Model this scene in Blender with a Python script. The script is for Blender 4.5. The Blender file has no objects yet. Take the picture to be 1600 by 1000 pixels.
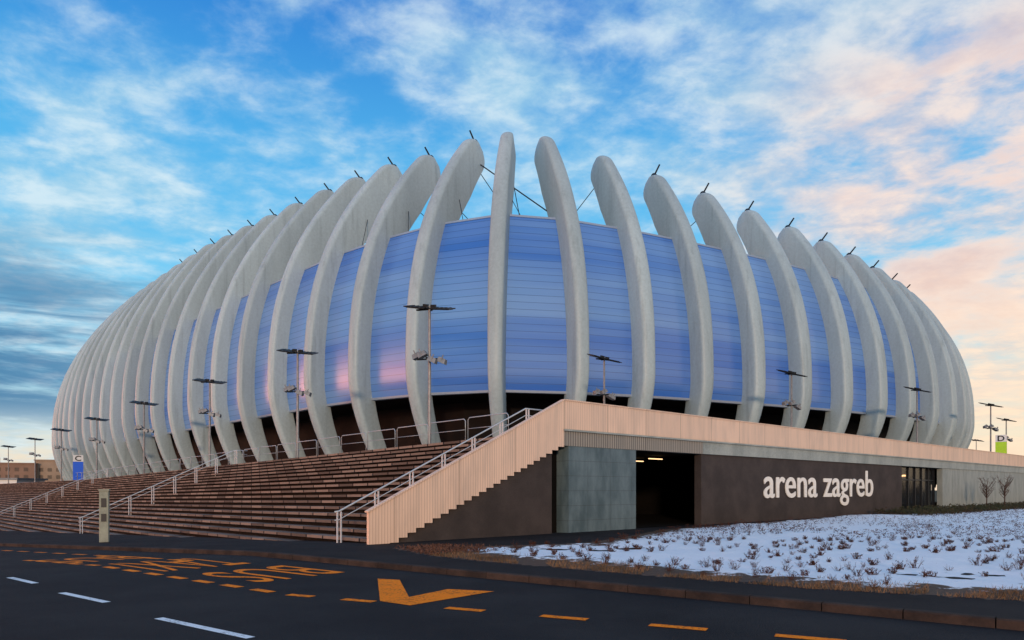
import bpy, bmesh, math, random
from mathutils import Vector, Matrix, noise
random.seed(7)
S = bpy.context.scene
COL = S.collection
S.view_settings.view_transform = 'Standard'
S.view_settings.look = 'None'
S.view_settings.exposure = 0

# ------------------------------------------------------------------ frame of the site
C = Vector((1.86, 25.6, 0.0))            # corner of the podium
ANG = math.atan2(.667, .745)
A = Vector((math.cos(ANG), math.sin(ANG), 0))
B = Vector((-math.sin(ANG), math.cos(ANG), 0))
FR = Matrix.Translation(C) @ Matrix.Rotation(ANG, 4, 'Z')

def bco(x, y): return (x - C.x) * B.x + (y - C.y) * B.y
def gz(b): return -0.035 * min(max(b, 0), 110)
def g(x, y): return gz(bco(x, y))
def pz(b): return 3.86 - 0.012 * min(max(b, 0), 80)
def interp(tab, x):
    if x <= tab[0][0]: return tab[0][1]
    for (x0, y0), (x1, y1) in zip(tab, tab[1:]):
        if x <= x1: return y0 + (y1 - y0) * (x - x0) / (x1 - x0)
    return tab[-1][1]

# ------------------------------------------------------------------ materials
def newmat(name):
    m = bpy.data.materials.new(name); m.use_nodes = True
    nt = m.node_tree
    return m, nt, nt.nodes['Principled BSDF']
def N(nt, t, **k):
    n = nt.nodes.new(t)
    for a, v in k.items(): setattr(n, a, v)
    return n
def mixc(nt, fac, a, b, blend='MIX'):
    n = N(nt, 'ShaderNodeMix', data_type='RGBA', blend_type=blend)
    if isinstance(fac, (int, float)): n.inputs[0].default_value = fac
    else: nt.links.new(fac, n.inputs[0])
    for i, v in ((6, a), (7, b)):
        if isinstance(v, (tuple, list)): n.inputs[i].default_value = (*v[:3], 1)
        else: nt.links.new(v, n.inputs[i])
    return n.outputs[2]
def math_(nt, op, a, b=None, c=None, clamp=False):
    n = N(nt, 'ShaderNodeMath', operation=op, use_clamp=clamp)
    for i, v in enumerate((a, b, c)):
        if v is None: continue
        if isinstance(v, (int, float)): n.inputs[i].default_value = v
        else: nt.links.new(v, n.inputs[i])
    return n.outputs[0]
def maprange(nt, v, a, b, c=0., d=1., smooth=True):
    n = N(nt, 'ShaderNodeMapRange')
    if smooth: n.interpolation_type = 'SMOOTHSTEP'
    nt.links.new(v, n.inputs[0])
    for i, x in enumerate((a, b, c, d)): n.inputs[i + 1].default_value = x
    return n.outputs[0]
def noise_(nt, vec, scale, detail=5, rough=.55, dist=0.):
    n = N(nt, 'ShaderNodeTexNoise')
    n.inputs['Scale'].default_value = scale; n.inputs['Detail'].default_value = detail
    n.inputs['Roughness'].default_value = rough; n.inputs['Distortion'].default_value = dist
    if vec is not None: nt.links.new(vec, n.inputs['Vector'])
    return n.outputs['Fac']
def mapping(nt, vec, scale=(1, 1, 1), loc=(0, 0, 0), rot=(0, 0, 0)):
    n = N(nt, 'ShaderNodeMapping'); nt.links.new(vec, n.inputs[0])
    n.inputs['Scale'].default_value = scale; n.inputs['Location'].default_value = loc
    n.inputs['Rotation'].default_value = rot
    return n.outputs[0]
def objco(nt): return N(nt, 'ShaderNodeTexCoord').outputs['Object']
def bump(nt, bs, h, strength=.3, dist=.02):
    n = N(nt, 'ShaderNodeBump'); n.inputs['Strength'].default_value = strength
    n.inputs['Distance'].default_value = dist
    nt.links.new(h, n.inputs['Height']); nt.links.new(n.outputs[0], bs.inputs['Normal'])

def rough_mat(name, c1, c2, scale=2., rough=.8, bumps=.2, metallic=0., fine=30., streak=None, dist=.01, fv=.3, spec=.4):
    m, nt, bs = newmat(name)
    co = objco(nt)
    n1 = noise_(nt, mapping(nt, co, streak) if streak else co, scale, 6, .6)
    n2 = noise_(nt, co, fine, 3, .6)
    col = mixc(nt, maprange(nt, n1, .3, .7), c1, c2)
    dk = mixc(nt, 1.0, col, mixc(nt, n2, (1 - fv,) * 3, (1 + fv,) * 3), 'MULTIPLY')
    nt.links.new(dk, bs.inputs['Base Color'])
    bs.inputs['Roughness'].default_value = rough; bs.inputs['Metallic'].default_value = metallic
    bs.inputs['Specular IOR Level'].default_value = spec
    if bumps: bump(nt, bs, n2, bumps, dist)
    return m
def plain(name, c, rough=.5, metallic=0., emit=None):
    m, nt, bs = newmat(name)
    n1 = noise_(nt, objco(nt), 6, 4)
    nt.links.new(mixc(nt, n1, tuple(x * .82 for x in c), tuple(min(1, x * 1.15) for x in c)), bs.inputs['Base Color'])
    bs.inputs['Roughness'].default_value = rough; bs.inputs['Metallic'].default_value = metallic
    if emit:
        bs.inputs['Emission Color'].default_value = (*emit[0], 1); bs.inputs['Emission Strength'].default_value = emit[1]
    return m

M_rib, nt, bs = newmat('rib_concrete')
co = objco(nt)
n1 = noise_(nt, mapping(nt, co, (1, 1, .2)), .12, 6, .6); n2 = noise_(nt, co, 4.5, 3, .6); n3 = noise_(nt, mapping(nt, co, (1.5, 1.5, .12)), 1.1, 5, .6)
c = mixc(nt, maprange(nt, n1, .3, .7), (.42, .53, .56), (.30, .385, .415))
c = mixc(nt, maprange(nt, n3, .5, .78, 0, .5), c, (.17, .22, .235))
c = mixc(nt, 1., c, mixc(nt, n2, (.80, .80, .80), (1.2, 1.2, 1.2)), 'MULTIPLY')
nt.links.new(c, bs.inputs['Base Color']); bs.inputs['Roughness'].default_value = .5
bump(nt, bs, n2, .2, .03)

M_steel = rough_mat('galvanised', (.26, .27, .28), (.18, .19, .2), 4, .5, 0, .3)
M_dark = plain('dark_metal', (.022, .024, .028), .45, .5)
M_white = plain('white_paint', (.72, .73, .72), .5)
M_cream = plain('cream_letters', (.80, .77, .70), .5)
M_rail = plain('rail_paint', (.50, .56, .60), .4)
M_brown = rough_mat('brown_render', (.062, .050, .046), (.040, .033, .031), .8, .85, .3, 0, 25, spec=.2)
M_conc = rough_mat('grey_green_concrete', (.34, .37, .34), (.23, .26, .24), .7, .8, .3, 0, 14, (1, 1, .4))
M_black = rough_mat('interior_shade', (.004, .0038, .0035), (.007, .006, .005), 1, .9, .2, spec=.1)  # near-black colour stands in for the shade inside rooms and gap
M_asph = rough_mat('asphalt', (.012, .0125, .015), (.026, .026, .028), .35, .85, .8, 0, 60, None, .02, .5, spec=.12)
M_pave = rough_mat('pavement_asphalt', (.014, .0135, .015), (.025, .023, .024), .5, .9, .7, 0, 50, None, .02, .5, spec=.1)
M_kerb = rough_mat('kerb_stone', (.06, .042, .034), (.022, .018, .017), 1.5, .9, .4, 0, 20, spec=.1)
M_soil = rough_mat('ground_soil', (.07, .06, .045), (.035, .04, .025), .3, .95, .5, 0, 8, spec=.1)
M_plaza = rough_mat('plaza_paving', (.2, .18, .17), (.14, .13, .12), .6, .8, .2)

def paint_mat(name, c):
    m, nt, bs = newmat(name)
    co = N(nt, 'ShaderNodeNewGeometry').outputs['Position']
    n1 = noise_(nt, co, 22, 6, .75); n2 = noise_(nt, co, 2.2, 3)
    f = maprange(nt, math_(nt, 'ADD', n1, math_(nt, 'MULTIPLY', n2, .35)), .5, .68, .25, 1)
    nt.links.new(mixc(nt, f, (.02, .018, .018), c), bs.inputs['Base Color'])
    bs.inputs['Roughness'].default_value = .7; bs.inputs['Specular IOR Level'].default_value = .1
    return m
M_yel = paint_mat('yellow_road_paint', (1.0, .235, .002))
M_wht = paint_mat('white_road_paint', (.78, .8, .82))

# facade polycarbonate
M_fac, nt, bs = newmat('blue_facade_panel')
pos = N(nt, 'ShaderNodeNewGeometry').outputs['Position']
sp = N(nt, 'ShaderNodeSeparateXYZ'); nt.links.new(pos, sp.inputs[0])
row = math_(nt, 'MULTIPLY', sp.outputs[2], 1 / .62)
rf = math_(nt, 'FRACT', row); ri = math_(nt, 'FLOOR', row)
oi = N(nt, 'ShaderNodeObjectInfo').outputs['Random']
wn = N(nt, 'ShaderNodeTexWhiteNoise', noise_dimensions='2D')
cx = N(nt, 'ShaderNodeCombineXYZ'); nt.links.new(ri, cx.inputs[0]); nt.links.new(math_(nt, 'MULTIPLY', oi, 50), cx.inputs[1])
nt.links.new(cx.outputs[0], wn.inputs['Vector'])
line = math_(nt, 'LESS_THAN', rf, .09)
big = noise_(nt, mapping(nt, pos, (.06, .06, 1)), .20, 3)
c0 = mixc(nt, maprange(nt, big, .38, .62), (.020, .135, .54), (.13, .29, .62))
c1 = mixc(nt, math_(nt, 'MULTIPLY', wn.outputs['Value'], .22), c0, (.25, .43, .70))
c2 = mixc(nt, math_(nt, 'MULTIPLY', line, .5), c1, (.012, .04, .15))
nt.links.new(c2, bs.inputs['Base Color'])
bs.inputs['Roughness'].default_value = .24
bs.inputs['Specular IOR Level'].default_value = .75
bs.inputs['IOR'].default_value = 1.6
hh = math_(nt, 'ADD', math_(nt, 'MULTIPLY', rf, .4), math_(nt, 'MULTIPLY', noise_(nt, pos, .5, 2), 1.0))
bump(nt, bs, hh, .15, .05)

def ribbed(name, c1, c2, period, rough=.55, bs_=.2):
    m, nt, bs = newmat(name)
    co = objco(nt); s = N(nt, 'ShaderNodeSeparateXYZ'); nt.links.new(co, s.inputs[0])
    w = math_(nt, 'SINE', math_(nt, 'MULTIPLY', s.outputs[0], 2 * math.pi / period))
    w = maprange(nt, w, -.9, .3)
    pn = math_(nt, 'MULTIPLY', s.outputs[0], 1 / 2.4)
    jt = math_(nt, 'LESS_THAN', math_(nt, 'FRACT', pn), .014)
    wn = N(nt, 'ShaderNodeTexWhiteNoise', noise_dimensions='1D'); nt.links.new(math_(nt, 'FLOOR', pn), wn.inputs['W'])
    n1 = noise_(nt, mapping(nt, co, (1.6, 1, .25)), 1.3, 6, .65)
    c = mixc(nt, w, c2, c1)  # grooves darkened in the colour, painting the shade between ribs
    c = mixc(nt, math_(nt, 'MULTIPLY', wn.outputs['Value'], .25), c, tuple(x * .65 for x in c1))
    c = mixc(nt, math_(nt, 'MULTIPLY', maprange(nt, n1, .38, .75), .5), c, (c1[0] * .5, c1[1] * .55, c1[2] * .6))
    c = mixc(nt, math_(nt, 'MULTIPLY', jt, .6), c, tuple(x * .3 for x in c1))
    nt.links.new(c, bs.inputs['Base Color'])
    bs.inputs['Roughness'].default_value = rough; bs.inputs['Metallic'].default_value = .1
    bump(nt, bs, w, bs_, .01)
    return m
M_par = ribbed('ribbed_parapet_metal', (.84, .60, .44), (.68, .47, .34), .10)  # peach base colour carries part of the warm sunlight on the parapet
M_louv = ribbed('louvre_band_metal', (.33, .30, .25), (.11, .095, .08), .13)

def panelled(name, c1, c2, w, h, joint=.012, axis=0):
    m, nt, bs = newmat(name)
    co = objco(nt); s = N(nt, 'ShaderNodeSeparateXYZ'); nt.links.new(co, s.inputs[0])
    fx = math_(nt, 'FRACT', math_(nt, 'MULTIPLY', s.outputs[axis], 1 / w))
    fz = math_(nt, 'FRACT', math_(nt, 'MULTIPLY', s.outputs[2], 1 / h))
    j = math_(nt, 'MAXIMUM', math_(nt, 'LESS_THAN', fx, joint / w), math_(nt, 'LESS_THAN', fz, joint / h))
    n1 = noise_(nt, mapping(nt, co, (1, 1, .35)), 1.6, 8, .65)
    n2 = noise_(nt, co, 40, 2)
    c = mixc(nt, maprange(nt, n1, .32, .68), c1, c2)
    c = mixc(nt, math_(nt, 'MULTIPLY', n2, .35), c, tuple(x * .4 for x in c2))
    c = mixc(nt, math_(nt, 'MULTIPLY', j, .75), c, (.03, .03, .03))
    nt.links.new(c, bs.inputs['Base Color']); bs.inputs['Roughness'].default_value = .75
    bump(nt, bs, n1, .3, .02)
    return m
M_pier = panelled('grey_stone_cladding', (.14, .20, .22), (.06, .10, .115), 1.31, .55)
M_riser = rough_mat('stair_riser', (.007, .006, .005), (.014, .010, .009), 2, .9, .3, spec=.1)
M_step, nt, bs = newmat('stair_tread')
co = objco(nt); s = N(nt, 'ShaderNodeSeparateXYZ'); nt.links.new(co, s.inputs[0])
by = math_(nt, 'MULTIPLY', s.outputs[1], 1 / 1.2)
wn = N(nt, 'ShaderNodeTexWhiteNoise', noise_dimensions='2D'); cx = N(nt, 'ShaderNodeCombineXYZ')
nt.links.new(math_(nt, 'FLOOR', by), cx.inputs[0]); nt.links.new(math_(nt, 'MULTIPLY', N(nt, 'ShaderNodeObjectInfo').outputs['Random'], 90), cx.inputs[1])
nt.links.new(cx.outputs[0], wn.inputs['Vector'])
n1 = noise_(nt, co, 3, 6, .7)
c = mixc(nt, wn.outputs['Value'], (.10, .072, .058), (.34, .25, .20))
c = mixc(nt, math_(nt, 'MULTIPLY', n1, .5), c, (.06, .043, .036))
c = mixc(nt, math_(nt, 'LESS_THAN', math_(nt, 'FRACT', by), .07), c, (.012, .01, .01))
nt.links.new(c, bs.inputs['Base Color']); bs.inputs['Roughness'].default_value = .85; bs.inputs['Specular IOR Level'].default_value = .2
bump(nt, bs, n1, .3, .02)

# ------------------------------------------------------------------ mesh helpers
def link(ob, parent=None):
    COL.objects.link(ob)
    if parent is not None: ob.parent = parent
    return ob
def empty(name, mat=None, **props):
    ob = bpy.data.objects.new(name, None); link(ob)
    ob.empty_display_size = .5
    if mat is not None: ob.matrix_world = mat
    for k, v in props.items(): ob[k] = v
    return ob
def fin(name, bm, mats, parent=None, smooth=False, **props):
    me = bpy.data.meshes.new(name)
    bmesh.ops.recalc_face_normals(bm, faces=bm.faces)
    bm.to_mesh(me); bm.free()
    if not isinstance(mats, (list, tuple)): mats = [mats]
    for m in mats: me.materials.append(m)
    if smooth:
        for p in me.polygons: p.use_smooth = True
    ob = bpy.data.objects.new(name, me); link(ob, parent)
    for k, v in props.items(): ob[k] = v
    return ob
def box(bm, x0, x1, y0, y1, z0, z1, mi=0, zf=None, ycuts=()):
    ys = [y0] + [y for y in ycuts if y0 < y < y1] + [y1]
    rings = []
    for y in ys:
        dz = zf(y) if zf else 0
        rings.append([bm.verts.new((x, y, z + dz)) for x, z in ((x0, z0), (x1, z0), (x1, z1), (x0, z1))])
    for r, q in zip(rings, rings[1:]):
        for i in range(4):
            f = bm.faces.new((r[i], r[(i + 1) % 4], q[(i + 1) % 4], q[i])); f.material_index = mi
    for r in (rings[0], rings[-1]):
        f = bm.faces.new(r); f.material_index = mi
def tube(bm, pts, r0, r1=None, n=6, mi=0, caps=True):
    if r1 is None: r1 = r0
    pts = [Vector(p) for p in pts]; rings = []
    for i, p in enumerate(pts):
        t = (pts[min(i + 1, len(pts) - 1)] - pts[max(i - 1, 0)]).normalized()
        u = t.cross(Vector((0, 0, 1)))
        if u.length < .05: u = t.cross(Vector((1, 0, 0)))
        u.normalize(); v = t.cross(u)
        r = r0 + (r1 - r0) * i / (len(pts) - 1)
        rings.append([bm.verts.new(p + (u * math.cos(a) + v * math.sin(a)) * r) for a in [2 * math.pi * k / n for k in range(n)]])
    for a, b in zip(rings, rings[1:]):
        for k in range(n):
            f = bm.faces.new((a[k], a[(k + 1) % n], b[(k + 1) % n], b[k])); f.material_index = mi
    if caps:
        for r in (rings[0], rings[-1]):
            f = bm.faces.new(r); f.material_index = mi
def extr(bm, poly, y0, y1, mi=0):
    a = [bm.verts.new((x, y0, z)) for x, z in poly]; b = [bm.verts.new((x, y1, z)) for x, z in poly]
    n = len(poly)
    for i in range(n):
        bm.faces.new((a[i], a[(i + 1) % n], b[(i + 1) % n], b[i])).material_index = mi
    bm.faces.new(a).material_index = mi; bm.faces.new(b[::-1]).material_index = mi
def cut_and_drop(bm, off):
    for bb in (0, 110):
        bmesh.ops.bisect_plane(bm, geom=bm.verts[:] + bm.edges[:] + bm.faces[:], plane_co=C + B * bb, plane_no=B)
    for v in bm.verts: v.co.z = g(v.co.x, v.co.y) + off
def sheet(name, polys, mat, off, parent=None, **props):
    bm = bmesh.new()
    for poly in polys:
        f = bm.faces.new([bm.verts.new((p[0], p[1], 0)) for p in poly])
    bmesh.ops.triangulate(bm, faces=bm.faces)
    cut_and_drop(bm, off)
    for f in bm.faces:
        f.normal_update()
        if f.normal.z < 0: f.normal_flip()
    me = bpy.data.meshes.new(name); bm.to_mesh(me); bm.free(); me.materials.append(mat)
    ob = bpy.data.objects.new(name, me); link(ob, parent)
    for k, v in props.items(): ob[k] = v
    return ob

# ------------------------------------------------------------------ ground, road, pavement
sheet('ground', [[(-4000, -600), (4000, -600), (4000, 5000), (-4000, 5000)]], M_soil, 0, kind='structure')
K = Vector((-.8, .6, 0)); NK = Vector((.6, .8, 0)); P0 = Vector((-.5, 13.4, 0))
def kp(t, n): 
    p = P0 + K * t + NK * n
    return (p.x, p.y)
sheet('road', [[kp(-70, 0), kp(170, 0), kp(170, -34), kp(-70, -34)]], M_asph, .006, kind='structure')
sheet('pavement', [[kp(-70, .16), kp(170, .16), kp(170, 140), kp(-70, 140)]], M_pave, .12, kind='structure')
bm = bmesh.new()
t = -40.
while t < 110:
    t2 = t + .985
    vs = []
    for (tt, nn, zz) in ((t, 0, -.1), (t, .165, -.1), (t, .165, .128), (t, .02, .128), (t, 0, .108), (t2, 0, -.1), (t2, .165, -.1), (t2, .165, .128), (t2, .02, .128), (t2, 0, .108)):
        x, y = kp(tt, nn); vs.append(bm.verts.new((x, y, g(x, y) + zz)))
    for i in range(5):
        j = (i + 1) % 5
        bm.faces.new((vs[i], vs[j], vs[j + 5], vs[i + 5]))
    bm.faces.new(vs[:5]); bm.faces.new(vs[5:])
    t += 1.0
fin('kerb', bm, M_kerb, kind='structure')

# markings
def quad_line(p, q, w):
    p = Vector((*p, 0)); q = Vector((*q, 0)); d = (q - p).normalized(); n = Vector((-d.y, d.x, 0)) * w / 2
    return [tuple((p - n).xy), tuple((q - n).xy), tuple((q + n).xy), tuple((p + n).xy)]
ml = []
for p, q in (((-9.67, 13.55), (-8.6, 12.7)), ((-7.38, 11.54), (-6.08, 10.56)), ((-4.65, 9.26), (-2.98, 8.03))):
    ml.append(quad_line(p, q, .12))
p = Vector((-9.67, 13.55)); 
for k in range(1, 5):
    a = p + Vector((-.77, .64)) * (3.1 * k); ml.append(quad_line(tuple(a), tuple(a + Vector((.77, -.64)) * 1.3), .12))
sheet('white_lane_marking', ml, M_wht, .011, kind='structure')
yl = []
st = Vector((-3.6, 11.33)); d = Vector((.905, -.43))
for k in range(0, 9):
    if k == 1:
        a = st + d * 1.1; yl.append(quad_line(tuple(a), tuple(a + d * .58), .17)); continue
    a = st + d * (1.47 * k); yl.append(quad_line(tuple(a), tuple(a + d * (.5 + .05 * min(k, 6))), .17))
d2 = Vector((-.79, .61))
for k in range(0, 12):
    a = st + d2 * (.95 * k + .45); yl.append(quad_line(tuple(a), tuple(a + d2 * .55), .17))
yl.append([(-2.55, 13.36), (-2.10, 13.17), (-1.62, 11.07), (-2.0, 10.67)])
yl.append([(-2.0, 10.67), (-1.62, 11.07), (-1.09, 11.95), (-.30, 11.69), (-1.49, 10.27)])
for k in range(0, 10):
    a = Vector((-7.6, 16.7)) + d2 * (1.5 * k); yl.append(quad_line(tuple(a), tuple(a + d2 * .8), .16))
sheet('yellow_lane_marking', yl, M_yel, .012, kind='structure')

def text_mesh(body, size=1, ext=0., off=0.):
    cu = bpy.data.curves.new('t', 'FONT'); cu.body = body; cu.size = size; cu.extrude = ext; cu.offset = off
    cu.align_x = 'LEFT'; cu.resolution_u = 6
    ob = bpy.data.objects.new('t', cu); COL.objects.link(ob)
    bpy.context.view_layer.update()
    dg = bpy.context.evaluated_depsgraph_get()
    me = bpy.data.meshes.new_from_object(ob.evaluated_get(dg))
    bpy.data.objects.remove(ob)
    return me
def fit(me, x0, x1, y0=None, y1=None):
    xs = [v.co.x for v in me.vertices]; ys = [v.co.y for v in me.vertices]
    sx = (x1 - x0) / (max(xs) - min(xs)); mx = min(xs); my = min(ys)
    sy = (y1 - y0) / (max(ys) - my) if y0 is not None else sx
    for v in me.vertices:
        v.co.x = x0 + (v.co.x - mx) * sx
        v.co.y = (y0 + (v.co.y - my) * sy) if y0 is not None else v.co.y * sy
UP = Vector((.8, -.6, 0)); RT = Vector((-.6, -.8, 0))
for word, tc, nn_, ln in (('BUS', 4.0, -1.95, 2.2), ('TAXI', 7.3, -2.1, 2.6), ('BUS', 11.0, -2.45, 2.3)):
    me = text_mesh(word, 1, 0, .0)
    fit(me, -1.0, 1.0, -ln / 2, ln / 2)
    cen = P0 + K * tc + NK * nn_
    bm = bmesh.new(); bm.from_mesh(me)
    for v in bm.verts:
        q = cen + RT * v.co.x + UP * v.co.y; v.co = (q.x, q.y, 0)
    cut_and_drop(bm, .0125)
    me2 = bpy.data.meshes.new('road_lettering'); bm.to_mesh(me2); bm.free(); me2.materials.append(M_yel)
    ob = bpy.data.objects.new('road_lettering', me2); link(ob); ob['kind'] = 'structure'

# ------------------------------------------------------------------ plaza
bm = bmesh.new()
rows = [0.1, 80, 300]
xs = [0.0, 220]
vv = [[bm.verts.new(FR @ Vector((x, y, pz(y)))) for x in xs] for y in rows]
for i in range(len(rows) - 1):
    bm.faces.new((vv[i][0], vv[i][1], vv[i + 1][1], vv[i + 1][0]))
fin('plaza', bm, M_plaza, kind='structure')

# ------------------------------------------------------------------ podium building
pod = empty('podium_building', FR, label='low brown podium building with ribbed parapet and white lettering', category='building')
W = 215
OP = 8.95
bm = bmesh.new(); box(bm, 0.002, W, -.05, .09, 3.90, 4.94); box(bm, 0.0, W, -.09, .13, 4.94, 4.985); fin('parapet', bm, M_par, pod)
bm = bmesh.new(); box(bm, -.03, W, -.12, .09, 3.835, 3.90); fin('ledge', bm, M_conc, pod)
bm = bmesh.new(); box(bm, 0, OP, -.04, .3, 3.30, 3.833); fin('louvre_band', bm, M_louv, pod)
bm = bmesh.new(); box(bm, OP + .002, W, -.04, .3, 3.30, 3.833); fin('fascia_beam', bm, M_conc, pod)
bm = bmesh.new(); box(bm, .27, 4.19, -.02, 1.0, -.1, 3.298); fin('pier', bm, M_pier, pod)
bm = bmesh.new(); box(bm, OP, 32.9, .05, .4, -.1, 3.298); fin('wall', bm, M_brown, pod)
bm = bmesh.new(); box(bm, 41, W, .02, .4, -.1, 3.298)
fin('concrete_wall', bm, panelled('wall_concrete_panels', (.34, .37, .34), (.24, .27, .25), 3.6, 50, .03), pod)
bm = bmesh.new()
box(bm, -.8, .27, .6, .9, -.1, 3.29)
fin('recess_shade', bm, M_black, pod)  # black box paints the deep shadow in the gap beside the pier
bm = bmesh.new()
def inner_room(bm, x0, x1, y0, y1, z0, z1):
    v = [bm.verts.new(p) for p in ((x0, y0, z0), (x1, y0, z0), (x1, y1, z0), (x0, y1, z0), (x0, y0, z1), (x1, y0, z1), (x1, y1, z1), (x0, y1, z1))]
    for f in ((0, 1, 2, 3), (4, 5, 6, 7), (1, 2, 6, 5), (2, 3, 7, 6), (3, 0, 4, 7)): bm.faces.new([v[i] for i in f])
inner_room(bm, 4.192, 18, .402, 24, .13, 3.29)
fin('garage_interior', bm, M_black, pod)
M_lamp = plain('warm_lamp', (.9, .7, .45), .5, 0, ((1, .62, .3), 2.2))
M_lamp2 = plain('entrance_warm_lamp', (.9, .7, .45), .5, 0, ((1, .55, .25), 5))
for i, (x, y) in enumerate(((8.3, 2.4), (9.7, 4.6), (11.6, 7.5), (13.5, 10.5))):
    bm = bmesh.new(); box(bm, x, x + 1.0, y, y + .08, 3.13, 3.17); fin('ceiling_lamp', bm, M_lamp, pod)
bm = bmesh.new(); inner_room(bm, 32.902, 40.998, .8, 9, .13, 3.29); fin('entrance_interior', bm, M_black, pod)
M_glass = plain('dark_glass', (.02, .025, .03), .08)
M_glass.node_tree.nodes['Principled BSDF'].inputs['Alpha'].default_value = .4
bm = bmesh.new(); box(bm, 32.95, 40.95, .62, .65, .15, 3.28); fin('entrance_glazing', bm, M_glass, pod)
bm = bmesh.new()
for k in range(7): box(bm, 32.92 + k * 1.33, 33.0 + k * 1.33, .54, .72, .13, 3.285)
box(bm, 33.005, 40.89, .56, .70, 2.35, 2.43)
fin('entrance_frame', bm, M_dark, pod)
for i in range(6):
    bm = bmesh.new(); x = 34 + i * 1.3; box(bm, x, x + .5, 2 + .8 * (i % 2), 2.2 + .8 * (i % 2), 2.7, 2.82); fin('entrance_lamp', bm, M_lamp2, pod)
me = text_mesh('arena zagreb', 2.0, .02, 0.)
xs_ = [v.co.x for v in me.vertices]; x_lo = min(xs_); sx = 13.5 / (max(xs_) - x_lo)
asc = max(v.co.y for v in me.vertices)
words = []
for body in ('arena', 'arena zagreb'):
    words.append(text_mesh(body, 2.0, .02, 0.))
split = max(v.co.x for v in words[0].vertices) + .05
bfull = bmesh.new(); bfull.from_mesh(words[1])
for wi, keep in ((0, lambda x: x < split), (1, lambda x: x >= split)):
    src = bfull.copy()
    bmesh.ops.delete(src, geom=[v for v in src.verts if not keep(v.co.x)], context='VERTS')
    m0 = bpy.data.meshes.new('w'); src.to_mesh(m0); src.free()
    bm = bmesh.new()
    for dx, dy, dz in ((0, 0, 0), (-.034, -.008, .002), (.034, .008, .004), (.018, -.014, .006), (-.018, .014, .008)):
        b0 = len(bm.verts); bm.from_mesh(m0); bm.verts.ensure_lookup_table()
        for v in bm.verts[b0:]:
            v.co.x = (v.co.x - x_lo) * sx + dx; v.co.y = v.co.y * 1.55 / asc + dy; v.co.z += dz
    me = bpy.data.meshes.new('lettering'); bm.to_mesh(me); bm.free(); me.materials.append(M_cream)
    ob = bpy.data.objects.new('lettering', me); link(ob, pod)
    ob.rotation_euler = (math.pi / 2, 0, 0); ob.location = (14.45, .012, 1.30)
    ob['label'] = 'raised white lettering reading ' + ('arena', 'zagreb')[wi]

# ------------------------------------------------------------------ staircase
stair = empty('staircase', FR, label='wide brown stone staircase rising to the arena plaza', category='staircase')
RISE, RUN = .227, .4735
zf = lambda y: -.012 * min(y, 80)
for i in range(30):
    bm = bmesh.new()
    top = 3.86 - RISE * (i + 1); x1 = -RUN * i; x0 = x1 - RUN
    y0 = .09 if i < 17 else .09 + (i - 16) * 4.0
    box(bm, x0 - .05, x1 + .10, y0, 190, top - .095, top, 0, zf, (80, 110))
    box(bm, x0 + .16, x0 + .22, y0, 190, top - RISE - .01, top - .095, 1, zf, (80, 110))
    fin('step', bm, [M_step, M_riser], stair)
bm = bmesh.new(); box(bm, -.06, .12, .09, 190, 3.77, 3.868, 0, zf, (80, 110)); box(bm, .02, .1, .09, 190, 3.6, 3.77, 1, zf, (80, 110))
fin('top_step', bm, [M_step, M_riser], stair)
poly = [(-8.05, 0.05), (-8.05, 1.06), (-.002, 4.94), (-.002, 3.25)]
n = 24; dx = 7.35 / n; dz = 3.25 / n
x, z = -.002, 3.25
for i in range(n):
    x2 = x - dx; poly.append((x2, z)); z -= dz; poly.append((x2, z)); x = x2
poly.append((-8.0, 0.0))
pp = []
for q in poly:
    if not pp or (abs(q[0] - pp[-1][0]) + abs(q[1] - pp[-1][1])) > 1e-4: pp.append(q)
bm = bmesh.new(); extr(bm, pp, -.05, .07); fin('stair_parapet', bm, M_par, stair)
bm = bmesh.new(); extr(bm, [(-8.1, 1.04), (-8.1, 1.085), (0, 4.985), (0, 4.943)], -.09, .10); fin('parapet_cap', bm, M_par, stair)
bm = bmesh.new(); extr(bm, [(-7.6, -.1), (-.5, -.1), (-.5, 3.6), (-7.6, .3)], .085, .3)
fin('side_wall', bm, M_brown, stair)

def handrail(b):
    e = empty('handrail', FR @ Matrix.Translation((0, b, 0)), label='sloping pale metal handrail on the stairs', category='handrail', group='handrails on the stairs')
    xe = -(3.86 + .023 * b) / (RISE / RUN) + .25
    nz = lambda x: min(3.86, 3.86 + x * RISE / RUN) - .012 * min(b, 80)
    for (h, r) in ((.98, .028), (.72, .015)):
        bm = bmesh.new()
        tube(bm, [(.9, 0, nz(0) + h), (0, 0, nz(0) + h), (xe, 0, nz(xe) + h), (xe - .15, 0, nz(xe) + h - .02)], r, n=6)
        fin('rail', bm, M_rail, e, smooth=True)
    npost = int(-xe / 1.55) + 1
    for k in range(npost + 1):
        x = .1 + (xe - .1) * k / npost
        bm = bmesh.new()
        for dx in (-.08, .045):
            box(bm, x + dx, x + dx + .035, -.025, .025, nz(x) - .25, nz(x) + .97)
        fin('post', bm, M_rail, e)
for b in (2.0, 32, 70): handrail(b)

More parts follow.
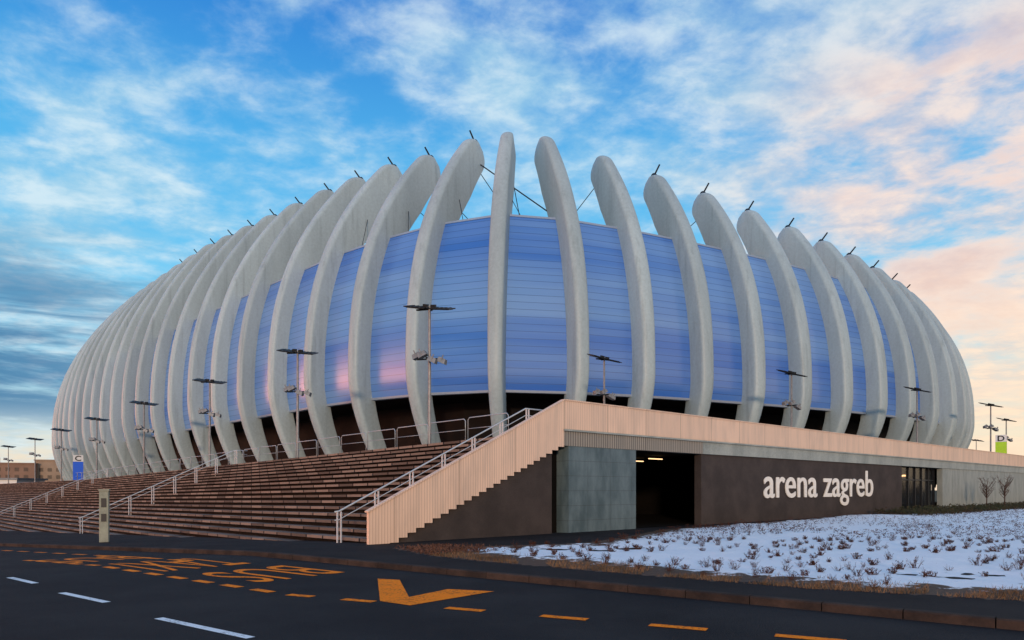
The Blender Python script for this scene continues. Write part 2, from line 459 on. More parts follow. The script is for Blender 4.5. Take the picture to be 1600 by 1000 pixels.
def guard_mesh(L):
    bm = bmesh.new()
    tube(bm, [(0, 0, 0), (0, 0, .88), (0, .1, .97), (0, L - .1, .97), (0, L, .88), (0, L, 0)], .022, n=6)
    return bm
g0 = None
M_grail = plain('guard_rail_steel', (.40, .44, .47), .4, .3)
for k in range(31):
    b = 3.4 + k * 2.8
    e = empty('guard_rail', FR @ Matrix.Translation((.35, b, pz(b) )), label='low tubular steel guard rail at the stair head', category='railing', group='guard rails along the plaza edge')
    if g0 is None:
        bm = guard_mesh(2.62); o1 = fin('frame', bm, M_grail, e, smooth=True)
        bm = bmesh.new(); tube(bm, [(0, 0, .5), (0, 2.62, .5)], .014); o2 = fin('bar', bm, M_grail, e, smooth=True)
        g0 = (o1, o2)
    else:
        for o in g0:
            c = o.copy(); c.parent = e; COL.objects.link(c)

# ------------------------------------------------------------------ ARENA
D = 57.0
ribs = {}
p0 = Vector((-.024, 1.0))
hl = [(1, 18), (2, 33), (3, 41), (4, 46), (10, 47.5), (18, 50), (24, 58), (28, 84), (30, 95)]
ll = [(1, .130), (2, .12), (3, .125), (4, .138), (30, .14)]
hr = [(1, 10), (2, 20), (3, 24), (4, 26), (6, 29), (8, 35), (10, 41), (12, 51), (14, 64), (17, 86), (20, 98)]
nr = [(0, -9), (1, 25), (2, 28), (3, 29), (4, 30), (6, 31)]
nl = [(1, 32), (2, 38), (3, 43), (4, 46)]
Zt = [(-28, .76), (-16, .742), (-10, .718), (-5, .656), (-3, .616), (-2, .596), (-1, .592), (0, .572), (1, .573), (2, .560), (4, .538), (6, .516), (10, .486), (18, .452)]
Tt = [(-28, .2), (-10, .2), (-5, .192), (-2, .168), (-1, .158), (0, .115), (1, .118), (3, .125), (18, .125)]
q = p0.copy(); ribs[0] = (q.copy(), -9)
for k in range(1, 30):
    a = math.radians(interp(hl, k)); q = q + Vector((-math.cos(a), math.sin(a))) * interp(ll, k)
    an = interp(nl, k) if k <= 4 else (interp(hl, k) + interp(hl, k + 1)) / 2
    ribs[-k] = (q.copy(), -an)
q = p0.copy()
for k in range(1, 21):
    a = math.radians(interp(hr, k)); q = q + Vector((math.cos(a), math.sin(a))) * (.128 if k == 1 else .11)
    an = interp(nr, k) if k <= 6 else (interp(hr, k) + interp(hr, k + 1)) / 2
    ribs[k] = (q.copy(), an)
PW = 2.35
def rinfo(n):
    p, an = ribs[n]; a = math.radians(an)
    outw = Vector((math.sin(a), -math.cos(a), 0))
    P = Vector((p.x * D, p.y * D, 0)) + outw * .4
    zb = pz(bco(P.x, P.y)); zt = 1.7 + interp(Zt, n) * D
    return P, outw, zb, zt, interp(Tt, n) * D
def tin(n, z):
    P, o, zb, zt, T = rinfo(n); s = (z - zb) / (zt - zb); f = .27
    if s > f: return T * ((s - f) / (1 - f)) ** PW
    return 3.4 * ((f - s) / f) ** 1.8
def opt(n, z, inset=0.):
    P, o, zb, zt, T = rinfo(n)
    q = P - o * (tin(n, z) + inset); return Vector((q.x, q.y, z))
ar = empty('arena_building', Matrix.Translation((0, D * 2, 3)), label='large sports arena with curved white concrete ribs and blue facade', category='arena')
AI = Matrix.Translation((0, -D * 2, -3))
def afin(name, bm, mats, parent=ar, smooth=False, **k):
    if parent is ar: bmesh.ops.transform(bm, matrix=AI, verts=bm.verts)
    return fin(name, bm, mats, parent, smooth, **k)
dtL = [(0, 1.5), (.25, 2.3), (.55, 2.8), (.85, 3.4), (1, 3.0)]
dtR = [(0, 1.5), (.25, 2.4), (.55, 2.8), (.85, 3.0), (1, 2.5)]
wtab = [(0, .95), (.2, 1.2), (.6, 1.38), (.85, 1.32), (1, 1.1)]
for n in range(-29, 21):
    P, o, zb, zt, T = rinfo(n); lat = Vector((-o.y, o.x, 0))
    bm = bmesh.new(); rings = []
    ST = [i / 36 * .96 for i in range(37)] + [.968, .976, .984, .99, .995, .998, 1.0]
    endp = None
    dtab = dtL if n < 0 else dtR
    wk = 1.0 if n <= 1 else min(1.2, 1 + .05 * (n - 1))
    for s in ST:
        z = zb - .3 + s * (zt - zb + .3)
        e = .01
        t0 = tin(n, max(z - e, zb)); t1 = tin(n, z + e)
        dv = Vector((t1 - t0, 2 * e)).normalized()
        no = (o * dv.y + Vector((0, 0, 1)) * dv.x)
        base = opt(n, z)
        d = interp(dtab, s); w = interp(wtab, s) * wk
        sc = 1.0
        if s > .96: sc = math.sqrt(max(0.16, 1 - ((s - .96) / .0425) ** 2))
        h = w / 2; nd = .42
        pts = [(h * math.sin(math.radians(-90 + 15 * k)) , -nd + nd * math.cos(math.radians(-90 + 15 * k)) ** .75 if 0 < k < 12 else -nd) for k in range(13)]
        pts += [(h, -d + .3), (h * .92, -d + .08), (h * .7, -d), (-h * .7, -d), (-h * .92, -d + .08), (-h, -d + .3)]
        cm = -d * .5
        rings.append([bm.verts.new(base + lat * (a * (.4 + .6 * sc)) + no * (cm + (b_ - cm) * sc)) for a, b_ in pts])
        tang = (Vector((0, 0, 1)) * dv.y - o * dv.x); endp = (base + no * cm, tang, no)
    m = len(rings[0])
    for r, q in zip(rings, rings[1:]):
        for k in range(m): bm.faces.new((r[k], r[(k + 1) % m], q[(k + 1) % m], q[k]))
    bm.faces.new(rings[-1])
    rib = afin('rib', bm, M_rib, smooth=True)
    md = rib.modifiers.new('es', 'EDGE_SPLIT'); md.split_angle = math.radians(40)
    if n not in (0, 1, 2) and -12 <= n <= 11:
        ep, tg, no = endp
        bm = bmesh.new()
        c0 = ep + AI.translation + no * .35
        hz = Vector((no.x, no.y, 0)).normalized()
        tube(bm, [c0 - tg * .6, c0 - tg * .1 + no * .2, c0 + hz * 1.1 + Vector((0, 0, .9))], .11, .08, 6)
        fin('rod', bm, M_dark, rib)
        bm = bmesh.new(); tube(bm, [c0 - tg * .5 + no * .25, c0 + tg * .06 + no * .25], .36, .26, 10)
        fin('end_cap', bm, M_dark, rib)
FB, FT = 10.0, 25.1
for n in range(-29, 20):
    bm = bmesh.new(); prev = None
    R = 22
    for i in range(R + 1):
        z = FB + (FT - FB) * i / R
        a = bm.verts.new(opt(n, z, 1.7)); b = bm.verts.new(opt(n + 1, z, 1.7))
        if prev: bm.faces.new((prev[0], prev[1], b, a))
        prev = (a, b)
    afin('facade_panel', bm, M_fac, smooth=True)
M_trim = plain('facade_trim', (.35, .42, .52), .4, .3)
bm = bmesh.new()
for z0, z1, o0, o1 in ((FT, FT + .2, 1.65, 2.0), (FB - .2, FB, 1.6, 2.1)):
    pr = None
    for n in range(-29, 21):
        r = [bm.verts.new(p) for p in (opt(n, z0, o0), opt(n, z1, o0), opt(n, z1, o1), opt(n, z0, o1))]
        if pr:
            for k in range(4): bm.faces.new((pr[k], pr[(k + 1) % 4], r[(k + 1) % 4], r[k]))
        pr = r
afin('facade_trim', bm, M_trim)
bm = bmesh.new()
vs = [bm.verts.new(opt(n, FT - .3, 1.9)) for n in range(-29, 21)]
f = bm.faces.new(vs); bmesh.ops.triangulate(bm, faces=[f])
afin('roof', bm, M_steel)
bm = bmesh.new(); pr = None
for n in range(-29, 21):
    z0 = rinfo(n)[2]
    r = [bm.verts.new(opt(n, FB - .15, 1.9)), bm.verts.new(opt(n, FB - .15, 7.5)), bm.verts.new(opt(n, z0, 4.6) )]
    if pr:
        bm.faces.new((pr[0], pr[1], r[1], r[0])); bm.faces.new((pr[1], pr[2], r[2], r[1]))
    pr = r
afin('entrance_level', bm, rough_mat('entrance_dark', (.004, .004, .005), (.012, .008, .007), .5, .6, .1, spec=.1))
M_cab = plain('cable', (.03, .03, .035), .5, .5)
for n, L, zz in ((-5, 28, 27), (-3, 28, 26), (-2, 27, 26), (-1, 26, 25), (0, 24, 25), (2, 24, 25), (4, 22, 25)):
    P, o, zb, zt, T = rinfo(n)
    a = opt(n, zt - 2.6, 2.3); b = Vector((P.x, P.y, 0)) - o * L; b.z = zz
    bm = bmesh.new(); tube(bm, [a, b], .04, n=5); afin('cable', bm, M_cab)
    bm = bmesh.new(); tube(bm, [opt(n, zt - 6, 2.3), opt(n, FT, 2.4) + (opt(n + 1, FT, 2.4) - opt(n, FT, 2.4)) * .35], .03, n=5); afin('cable', bm, M_cab)
a = opt(-1, rinfo(-1)[3] - 2.4, 2.8); b = opt(1, FT + .4, 2.4)
bm = bmesh.new(); tube(bm, [a, b], .06, n=5); afin('cable', bm, M_cab)

# ------------------------------------------------------------------ lamp posts
def lamp_parts():
    parts = []
    bm = bmesh.new(); tube(bm, [(0, 0, 0), (0, 0, 4), (0, 0, 7.9)], .10, .065, 10); tube(bm, [(0, 0, 0), (0, 0, .35)], .19, .17, 10)
    parts.append(('pole', bm, M_steel))
    bm = bmesh.new(); tube(bm, [(-.75, 0, 7.72), (.75, 0, 7.72)], .05, n=6); tube(bm, [(0, -.35, 7.75), (0, .35, 7.75)], .05, n=6)
    parts.append(('crossarm', bm, M_dark))
    for sgn in (-1, 1):
        bm = bmesh.new()
        box(bm, .12, 1.3, -.5, .5, 0, .06); box(bm, .2, 1.2, -.4, .4, -.035, -.002)
        box(bm, .1, .35, -.12, .12, .06, .22)
        for k in range(4): box(bm, .3 + k * .25, .34 + k * .25, -.48, .48, .062, .09)
        bmesh.ops.transform(bm, matrix=Matrix.Translation((0, 0, 7.75)) @ (Matrix.Rotation(math.pi, 4, 'Z') if sgn < 0 else Matrix()) @ Matrix.Rotation(math.radians(-9 if sgn < 0 else 5), 4, 'Y') @ Matrix.Rotation(math.radians(16 * sgn), 4, 'X'), verts=bm.verts)
        parts.append(('luminaire', bm, M_dark))
    bm = bmesh.new(); tube(bm, [(-.7, 0, 5.05), (.7, 0, 5.05)], .045, n=6); tube(bm, [(0, -.5, 5.05), (0, .5, 5.05)], .045, n=6)
    parts.append(('bracket', bm, M_dark))
    for (x, y, r) in ((-.72, 0, 0), (.72, 0, 1), (-.28, -.3, 2), (.3, -.32, 3)):
        bm = bmesh.new()
        box(bm, -.2, .2, -.16, .16, -.13, .13)
        for v in bm.verts:
            if v.co.z < 0: v.co.x *= 1.25; v.co.y *= 1.25
        box(bm, -.03, .03, -.2, -.17, -.02, .3); 
        bmesh.ops.transform(bm, matrix=Matrix.Translation((x, y, 5.25 - .32 * (r % 2))) @ Matrix.Rotation(math.radians(25 if x > 0 else -25), 4, 'Y'), verts=bm.verts)
        parts.append(('floodlight', bm, M_steel))
    return parts
proto = None
def lamp(x, y, h, rot, base=None, label='tall grey plaza lamp post with flat twin luminaires'):
    global proto
    zb = pz(bco(x, y)) if base is None else base
    sc = h / 7.8
    e = empty('street_lamp', Matrix.Translation((x, y, zb)) @ Matrix.Rotation(rot, 4, 'Z') @ Matrix.Scale(sc, 4), label=label, category='street lamp', group='lamp posts on the arena plaza')
    if proto is None:
        proto = [fin(nm, b, m, e) for nm, b, m in lamp_parts()]
    else:
        for o in proto:
            c = o.copy(); c.parent = e; COL.objects.link(c)
for x, y, top, rot in ((-4.51, 38.5, 11.64, -.25), (-15.53, 51, 11.67, -.1), (-27.9, 65, 11.69, 0), (-41.8, 80, 11.5, .1), (-57.2, 97, 11.4, .1), (-74.9, 117, 11.6, .1), (-93.5, 138, 11.6, 0), (-115.9, 162, 11.6, 0),
                     (6.55, 50, 11.0, .5), (22.64, 57, 11.1, .4), (37.98, 66, 11.06, .3), (54.4, 80, 11.3, .2), (68.8, 98, 11.4, .2), (91, 138, 11.36, 0)):
    lamp(x, y, top - pz(bco(x, y)), rot)

# ------------------------------------------------------------------ gate signs
def gate_sign(x, y, h, w, letter, colr, label):
    zb = pz(bco(x, y)); rot = math.atan2(x, y)
    e = empty('gate_sign', Matrix.Translation((x, y, zb)) @ Matrix.Rotation(-rot, 4, 'Z'), label=label, category='sign')
    bm = bmesh.new(); box(bm, -w / 2, w / 2, -.12, .12, 0.05, h - w * .75); fin('panel', bm, plain('sign_' + letter, colr, .5), e)
    bm = bmesh.new(); box(bm, -w / 2, w / 2, -.12, .12, h - w * .74, h); fin('head', bm, M_white, e)
    me = text_mesh(letter, 1, .01, .02); fit(me, -w * .3, w * .3, 0, w * .58); me.materials.append(M_dark)
    o = bpy.data.objects.new('letter', me); link(o, e); o.rotation_euler = (math.pi / 2, 0, 0); o.location = (0, -.135, h - w * .66)
    bm = bmesh.new(); box(bm, -w * .55, w * .55, -.2, .2, 0, .05); fin('base', bm, M_steel, e)
gate_sign(-56.7, 92, 3.3, 1.15, 'C', (.01, .12, .75), 'blue and white gate sign with letter C')
gate_sign(52.1, 75, 3.7, 1.0, 'D', (.42, .72, .02), 'lime green and white gate sign with letter D')

px_, py_ = -15.75, 27.2
e = empty('ticket_pillar', Matrix.Translation((px_, py_, g(px_, py_) + .12)) @ Matrix.Rotation(.35, 4, 'Z'), label='slim grey concrete pillar standing on the pavement', category='pillar')
M_pil = rough_mat('pillar_concrete', (.34, .36, .28), (.25, .26, .21), 3, .8, .3)
bm = bmesh.new(); box(bm, -.16, .16, -.11, .11, 0, 1.98); bmesh.ops.bevel(bm, geom=bm.edges[:], offset=.015, segments=1, affect='EDGES'); fin('shaft', bm, M_pil, e)
bm = bmesh.new(); box(bm, -.18, .18, -.13, .13, 1.985, 2.05); fin('cap', bm, M_pil, e)
bm = bmesh.new(); box(bm, -.09, .09, -.122, -.112, 1.35, 1.7); box(bm, -.09, .09, -.122, -.112, .8, 1.1); fin('front_plate', bm, M_dark, e)

# ------------------------------------------------------------------ snow bed
def inpoly(x, y, poly):
    r = False; j = len(poly) - 1
    for i in range(len(poly)):
        xi, yi = poly[i]; xj, yj = poly[j]
        if (yi > y) != (yj > y) and x < (xj - xi) * (y - yi) / (yj - yi) + xi: r = not r
        j = i
    return r
def dedge(x, y, poly):
    m = 1e9
    for i in range(len(poly)):
        x0, y0 = poly[i - 1]; x1, y1 = poly[i]; dx, dy = x1 - x0, y1 - y0
        t = max(0, min(1, ((x - x0) * dx + (y - y0) * dy) / (dx * dx + dy * dy)))
        m = min(m, math.hypot(x - x0 - t * dx, y - y0 - t * dy))
    return m
def fp(a, b): 
    p = FR @ Vector((a, b, 0)); return (p.x, p.y)
BED = [(-3.2, 18.9), (-2.0, 16.9), (-.5, 15.4), (1.8, 13.5), (4.8, 11.15), (7.8, 9.75), (14, 7.0), (24, 3), (60, 30), fp(72, -.5), fp(9.2, -.5), fp(4.4, -1.0), fp(1.5, -2.2), fp(-3, -3.8)]
def bedh(x, y):
    d = dedge(x, y, BED)
    a = (Vector((x, y, 0)) - C).dot(A); b = bco(x, y)
    h = .0 + .06 * noise.noise(Vector((x * .35, y * .35, 0))) + .035 * noise.noise(Vector((x * 1.3, y * 1.3, 3))) + .02 * noise.noise(Vector((x * 4, y * 4, 5)))
    bankh = .12 * math.exp(-((a - 22) / 6) ** 2) * math.exp(-((b + 1.8) / 1.8) ** 2)
    return .13 + min(1, d / .8) * (.05 + h + bankh) - .015, d
bm = bmesh.new()
la = bm.verts.layers.float.new('snow')
grid = {}
st = .2
nx = int(64 / st); ny = int(74 / st)
def gv(i, j):
    if (i, j) in grid: return grid[(i, j)]
    x = -3.6 + i * st; y = 2.5 + j * st
    h, d = bedh(x, y)
    v = bm.verts.new((x, y, h))
    a = (Vector((x, y, 0)) - C).dot(A); b = bco(x, y)
    tip = max(0, min(1, (-.6 - x) / 1.2))
    v[la] = min(1, d / 1.7) - .8 * tip - (.5 if b > -2.4 and a > 26 else 0)
    grid[(i, j)] = v; return v
for i in range(nx):
    for j in range(ny):
        x = -3.6 + (i + .5) * st; y = 2.5 + (j + .5) * st
        if y < .12 * x + 1 or abs(x) > y * .95 + 3: continue
        if inpoly(x, y, BED): bm.faces.new((gv(i, j), gv(i + 1, j), gv(i + 1, j + 1), gv(i, j + 1)))
M_snow, nt, bs = newmat('snow_and_soil')
at = N(nt, 'ShaderNodeAttribute', attribute_name='snow').outputs['Fac']
po = N(nt, 'ShaderNodeNewGeometry').outputs['Position']
n1 = noise_(nt, po, 1.1, 8, .7); n2 = noise_(nt, po, 9, 6, .7); n3 = noise_(nt, po, 3.4, 6, .7)
f = math_(nt, 'ADD', math_(nt, 'MULTIPLY', at, .5), math_(nt, 'ADD', math_(nt, 'MULTIPLY', n1, .8), math_(nt, 'MULTIPLY', n3, .75)))
f = maprange(nt, f, 1.02, 1.10)
soil = mixc(nt, n2, (.02, .013, .01), (.14, .085, .055))
sn = mixc(nt, n1, (.74, .79, .86), (.88, .89, .90))
nt.links.new(mixc(nt, f, soil, sn), bs.inputs['Base Color']); bs.inputs['Roughness'].default_value = .7; bs.inputs['Specular IOR Level'].default_value = .2
bump(nt, bs, math_(nt, 'ADD', math_(nt, 'ADD', n2, n3), math_(nt, 'MULTIPLY', f, .5)), .6, .05)
fin('snow', bm, M_snow, kind='structure', smooth=True)

M_twig = rough_mat('twig', (.095, .045, .03), (.045, .025, .02), 5, .9, 0, spec=.1)
M_leaf = rough_mat('dry_leaf', (.10, .034, .022), (.04, .022, .014), 5, .9, 0, spec=.1)
def leafquad(bm, p, s, mi=0):
    u = Vector((random.uniform(-1, 1), random.uniform(-1, 1), random.uniform(-1, 1))).normalized(); v = u.orthogonal().normalized()
    f = bm.faces.new([bm.verts.new(p + u * s), bm.verts.new(p + v * s * .5), bm.verts.new(p - u * s), bm.verts.new(p - v * s * .5)]); f.material_index = mi
smesh = []
for k in range(10):
    bm = bmesh.new(); bl = bmesh.new()
    leafy = k < 5
    for i in range(15 if leafy else 13):
        a = random.uniform(0, 6.28); t = random.uniform(.3, 1.2) if leafy else random.uniform(.2, .95); L = random.uniform(.14, .3) if leafy else random.uniform(.16, .42)
        p = Vector((random.uniform(-.06, .06), random.uniform(-.06, .06), -.05)); d = Vector((math.cos(a) * t, math.sin(a) * t, 1)).normalized()
        p2 = p + d * L * .55; d2 = (d + Vector((random.uniform(-.4, .4), random.uniform(-.4, .4), .1))).normalized(); p3 = p2 + d2 * L * .5
        tube(bm, [p, p2, p3], .006, .003, 3, caps=False)
        for _ in range(2):
            d3 = (d2 + Vector((random.uniform(-.8, .8), random.uniform(-.8, .8), .2))).normalized(); tube(bm, [p2, p2 + d3 * .11], .0035, .002, 3, caps=False)
        for _ in range(10 if leafy else 3): leafquad(bl, p.lerp(p3, random.uniform(.15, 1.0)) + Vector((random.uniform(-.04, .04), random.uniform(-.04, .04), 0)), random.uniform(.013, .032))
    m1 = bpy.data.meshes.new('branches'); bm.to_mesh(m1); bm.free(); m1.materials.append(M_twig)
    m2 = bpy.data.meshes.new('dry_leaves'); bl.to_mesh(m2); bl.free(); m2.materials.append(M_leaf)
    smesh.append((m1, m2))
near = []; far = []
for ia in range(-12, 90):
    for ib in range(-62, 0):
        a = ia * .62 + random.uniform(-.10, .10); b = ib * .70 + random.uniform(-.08, .08) - .8
        x, y = fp(a, b)
        if y < 5 or abs(x) > y * .78 + .6 or not inpoly(x, y, BED): continue
        if dedge(x, y, BED) < .4: continue
        if noise.noise(Vector((x * .4, y * .4, 9))) < -.22 or random.random() < .12: continue
        (near if y < 22 else far).append((y, x))
near.sort(); 
far += near[298:]; near = near[:298]
for (y, x) in near:
    h, d = bedh(x, y)
    e = empty('shrub', Matrix.Translation((x, y, h)) @ Matrix.Rotation(random.uniform(0, 6.28), 4, 'Z') @ Matrix.Scale(random.uniform(.38, .78), 4), label='small bare reddish shrub poking out of the snow', category='shrub', group='bare shrubs planted in the snowy bed')
    m1, m2 = random.choice(smesh[3:] if y < 14.5 else smesh[:7])
    link(bpy.data.objects.new('branches', m1), e); link(bpy.data.objects.new('dry_leaves', m2), e)

bm = bmesh.new()
for (y, x) in far:
    h, d = bedh(x, y); sz = random.uniform(.55, .9)
    for _ in range(32 if y < 30 else 18): leafquad(bm, Vector((x + random.gauss(0, .10) * sz, y + random.gauss(0, .10) * sz, h + random.uniform(0, .22) * sz)), random.uniform(.016, .038))
fin('planting', bm, M_leaf, kind='stuff', label='far rows of reddish dormant plants in snow')
bm = bmesh.new()
for i in range(13000):
    a = random.uniform(26, 70); b = random.uniform(-3.4, -.7)
    x, y = fp(a, b); h, d = bedh(x, y)
    leafquad(bm, Vector((x, y, h + random.uniform(0, .5) * (.7 + .3 * math.sin(a * 1.3)))), random.uniform(.04, .11))
fin('ground_cover', bm, rough_mat('evergreen_cover', (.035, .045, .018), (.06, .04, .022), 1, .8, 0, spec=.1), kind='stuff', label='low dark evergreen ground cover along the wall')
bm = bmesh.new()
for i in range(3500):
    x = random.gauss(-2.0, .7); y = random.gauss(17.8, .6)
    if not inpoly(x, y, BED): continue
    h, d = bedh(x, y); leafquad(bm, Vector((x, y, h + random.uniform(-.01, .10))), random.uniform(.012, .04))
fin('dead_leaves', bm, rough_mat('dead_leaf_litter', (.18, .085, .05), (.07, .035, .028), 3, .9, 0, spec=.1), kind='stuff', label='matted brown dead leaves on bare soil')
bm = bmesh.new()
fr = BED[1:8]
for (x0, y0), (x1, y1) in zip(fr, fr[1:]):
    L = math.hypot(x1 - x0, y1 - y0)
    for i in range(int(L * 800)):
        t = random.random(); off = abs(random.gauss(0, .45)); dx, dy = (x1 - x0) / L, (y1 - y0) / L
        x = x0 + (x1 - x0) * t - dy * off; y = y0 + (y1 - y0) * t + dx * off
        if not inpoly(x, y, BED): continue
        if noise.noise(Vector((x * 1.1, y * 1.1, 2))) < -.25 + off * .3: continue
        h, d = bedh(x, y); hh_ = random.uniform(.03, .11); a = random.uniform(0, 6.28); w_ = .008
        p = Vector((x, y, h - .02)); sd_ = Vector((math.cos(a), math.sin(a), 0)); tp = p + Vector((random.uniform(-.06, .06), random.uniform(-.06, .06), hh_))
        bm.faces.new([bm.verts.new(p - sd_ * w_), bm.verts.new(p + sd_ * w_), bm.verts.new(tp)])
fin('dry_grass', bm, rough_mat('dry_grass', (.26, .16, .09), (.10, .065, .035), 2, .9, 0, spec=.1), kind='stuff', label='thin dry grass fringe at the bed edge')

def sapling(x, y, h, seed):
    rnd = random.Random(seed)
    z0, _ = bedh(x, y)
    e = empty('sapling', Matrix.Translation((x, y, z0 - .05)), label='young bare tree with thin upright branches', category='tree', group='young trees by the podium wall')
    bm = bmesh.new(); tube(bm, [(0, 0, 0), (.02, 0, h * .4), (0, .02, h * .75)], .045, .02, 6); fin('trunk', bm, M_twig, e)
    bm = bmesh.new()
    for i in range(26):
        z = h * rnd.uniform(.35, .75); a = rnd.uniform(0, 6.28); L = h * rnd.uniform(.2, .42)
        p = Vector((0, 0, z)); d = Vector((math.cos(a) * .75, math.sin(a) * .75, .9)).normalized(); q = p + d * L * .6; r = q + (d + Vector((0, 0, .5))).normalized() * L * .5
        tube(bm, [p, q, r], .018, .008, 4)
        for _ in range(4):
            s = p.lerp(r, rnd.uniform(.4, 1)); tube(bm, [s, s + Vector((rnd.uniform(-1, 1), rnd.uniform(-1, 1), rnd.uniform(.2, 1))).normalized() * L * .35], .009, .005, 3)
    fin('crown', bm, M_twig, e)
sapling(36.4, 54, 2.4, 1); sapling(37.5, 53.6, 2.5, 2)

# ------------------------------------------------------------------ distant town
def block(x, y, w, d, h, col, rot, label):
    e = empty('apartment_block', Matrix.Translation((x, y, -3.85)) @ Matrix.Rotation(rot, 4, 'Z'), label=label, category='building', group='distant apartment blocks')
    bm = bmesh.new(); box(bm, -w / 2, w / 2, -d / 2, d / 2, 0, h); box(bm, -w / 2 - .3, w / 2 + .3, -d / 2 - .3, d / 2 + .3, h, h + .5); box(bm, -2, 2, -2, 2, h + .5, h + 2.8)
    fin('wall', bm, rough_mat('block_wall', col, tuple(c * .8 for c in col), .2, .8, 0), e)
    bm = bmesh.new(); nfl = int(h / 3)
    for f in range(nfl):
        k = -w / 2 + 1.5
        while k < w / 2 - 2:
            box(bm, k, k + 1.6, -d / 2 - .05, -d / 2 + .1, f * 3 + 1, f * 3 + 2.5); k += 3.2
    fin('windows', bm, M_glass, e)
block(-214, 290, 34, 14, 16, (.28, .17, .12), .3, 'distant orange brown apartment block')
block(-190, 300, 18, 14, 17.5, (.34, .25, .18), .2, 'distant ochre apartment block')
block(-262, 330, 30, 14, 17, (.2, .13, .10), .2, 'distant dark brick apartment block')
block(-250, 380, 60, 16, 18, (.3, .28, .28), .1, 'distant grey apartment block')
e = empty('low_hall', Matrix.Translation((-149, 205, pz(80))), label='low white hall with flat roof beyond the plaza', category='building')
bm = bmesh.new(); box(bm, -9, 9, -6, 6, -4, 1.6); fin('wall', bm, M_white, e)
bm = bmesh.new(); box(bm, -9.6, 9.6, -6.6, 6.6, 1.6, 2.1); fin('roof', bm, M_steel, e)

# ------------------------------------------------------------------ sun + sky
az = math.radians(-4)
SUN_AZ = Vector((math.sin(az), -math.cos(az), 0)); EL = math.radians(7)
sd = Vector((SUN_AZ.x * math.cos(EL), SUN_AZ.y * math.cos(EL), math.sin(EL)))
sun = bpy.data.lights.new('sun', 'SUN'); sun.energy = 1.9; sun.angle = math.radians(3); sun.color = (1, .67, .45)
so = bpy.data.objects.new('sun', sun); link(so); so.rotation_euler = sd.to_track_quat('Z', 'Y').to_euler()

w = bpy.data.worlds.new('World'); S.world = w; w.use_nodes = True; nt = w.node_tree
bg = nt.nodes['Background']
gen = N(nt, 'ShaderNodeTexCoord').outputs['Generated']
s = N(nt, 'ShaderNodeSeparateXYZ'); nt.links.new(gen, s.inputs[0]); X, Y, Z = s.outputs
Zc = math_(nt, 'MAXIMUM', Z, 0.0)
den = math_(nt, 'ADD', Zc, .16)
cv = N(nt, 'ShaderNodeCombineXYZ'); nt.links.new(math_(nt, 'DIVIDE', X, den), cv.inputs[0]); nt.links.new(math_(nt, 'DIVIDE', Y, den), cv.inputs[1])
sky = N(nt, 'ShaderNodeTexSky', sky_type='NISHITA'); sky.sun_disc = False
sky.sun_elevation = EL; sky.sun_rotation = math.atan2(SUN_AZ.x, SUN_AZ.y)
sk = mixc(nt, 1., sky.outputs[0], (.015, .015, .015), 'MULTIPLY')
ramp = N(nt, 'ShaderNodeValToRGB'); nt.links.new(Zc, ramp.inputs[0]); cr = ramp.color_ramp
cr.elements[0].position = 0; cr.elements[0].color = (.92, .60, .34, 1)
cr.elements[1].position = 1; cr.elements[1].color = (.01, .13, .46, 1)
for p_, c_ in ((.05, (.70, .68, .60)), (.13, (.36, .66, .80)), (.28, (.13, .51, .80)), (.42, (.06, .38, .74)), (.56, (.015, .19, .60))):
    el = cr.elements.new(p_); el.color = (*c_, 1)
clear = mixc(nt, 1., ramp.outputs[0], sk, 'ADD')
right = maprange(nt, X, .10, .50)
n_big = noise_(nt, mapping(nt, cv.outputs[0], (1, .8, 1), (3.1, 1.7, 0)), .9, 3, .5, .3)
n_med = noise_(nt, mapping(nt, cv.outputs[0], (1, 1, 1), (7.4, 2.2, 0), (0, 0, .5)), 2.4, 9, .58, .25)
n_f = noise_(nt, mapping(nt, cv.outputs[0], (1, 1.2, 1), (1.4, 9.2, 0), (0, 0, -.4)), 7.5, 7, .6, .15)
cl = math_(nt, 'ADD', math_(nt, 'MULTIPLY', n_big, .5), math_(nt, 'ADD', math_(nt, 'MULTIPLY', n_med, .85), math_(nt, 'MULTIPLY', n_f, .42)))
cl = math_(nt, 'ADD', cl, math_(nt, 'MULTIPLY', right, .05))
cov = maprange(nt, cl, .74, 1.06)
ccool = mixc(nt, maprange(nt, n_f, .35, .7), (.36, .61, .77), (.66, .80, .86))
cwarm = mixc(nt, maprange(nt, n_f, .35, .65), (.72, .57, .56), (1.0, .76, .62))
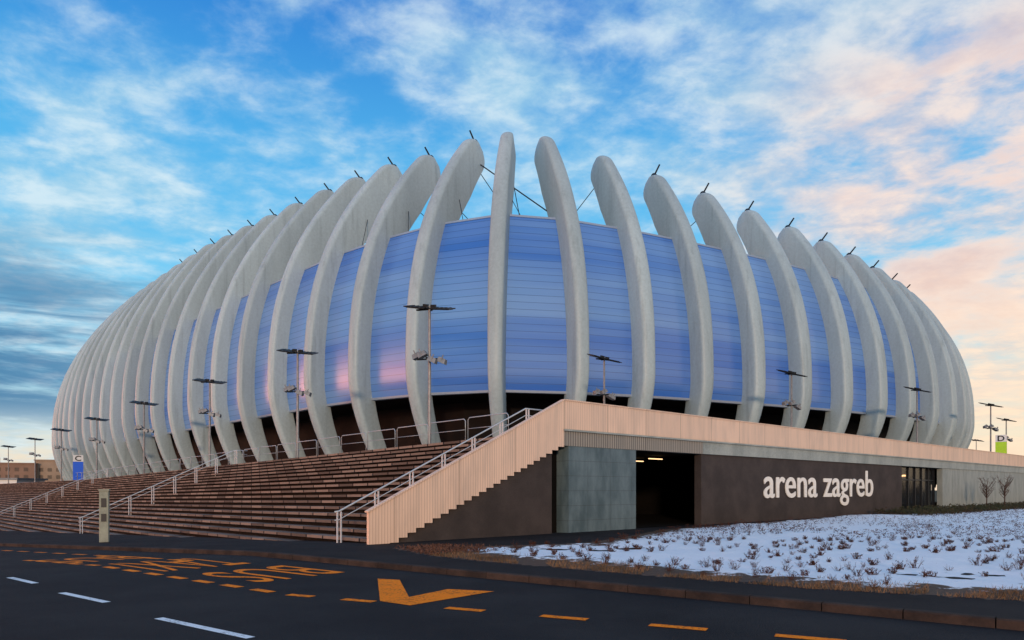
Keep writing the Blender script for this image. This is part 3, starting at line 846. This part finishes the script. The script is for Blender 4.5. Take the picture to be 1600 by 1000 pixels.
ccol = mixc(nt, math_(nt, 'MULTIPLY', right, maprange(nt, Zc, .34, .60, 1, .15)), ccool, cwarm)
mix1 = mixc(nt, math_(nt, 'MULTIPLY', cov, .86), clear, ccol)
left = maprange(nt, X, -.60, -.15, 1, 0)
band = math_(nt, 'MULTIPLY', maprange(nt, Zc, .05, .11), maprange(nt, Zc, .2, .33, 1, 0))
n_st = noise_(nt, mapping(nt, gen, (2, 2, 16)), 1.6, 6, .6, .3)
slate = math_(nt, 'MULTIPLY', math_(nt, 'MULTIPLY', left, band), maprange(nt, n_st, .36, .58))
mix2 = mixc(nt, math_(nt, 'MULTIPLY', slate, .88), mix1, (.045, .18, .36))
n_p = noise_(nt, mapping(nt, gen, (2.2, 2.2, 6.5), (4.7, .3, 1.1)), 2.0, 8, .6, .25)
pk = math_(nt, 'MULTIPLY', math_(nt, 'MULTIPLY', maprange(nt, X, .26, .50), maprange(nt, Zc, .42, .54, 1, 0)), maprange(nt, n_p, .45, .60))
mixp = mixc(nt, math_(nt, 'MULTIPLY', pk, .85), mix2, mixc(nt, maprange(nt, n_p, .5, .72), (.94, .74, .64), (.74, .54, .50)))
haze = math_(nt, 'MULTIPLY', maprange(nt, X, .1, .6), maprange(nt, Zc, .0, .34, 1, 0))
mix3 = mixc(nt, math_(nt, 'MULTIPLY', haze, .62), mixp, (1.0, .78, .50))
west = math_(nt, 'MULTIPLY', maprange(nt, X, -.74, -.92), maprange(nt, Zc, .14, .21, 1, 0))
mix4 = mixc(nt, math_(nt, 'MULTIPLY', west, .9), mix3, (7.0, 2.6, 1.5))
nt.links.new(mix4, bg.inputs[0]); bg.inputs[1].default_value = 1.08

# ------------------------------------------------------------------ camera
cam = bpy.data.cameras.new('camera'); cam.sensor_width = 36; cam.lens = 1100 / 1600 * 36
cam.shift_y = .1656; cam.clip_start = .1; cam.clip_end = 9000
co = bpy.data.objects.new('camera', cam); link(co); co.location = (0, 0, 1.7); co.rotation_euler = (math.pi / 2, 0, 0)
S.camera = co
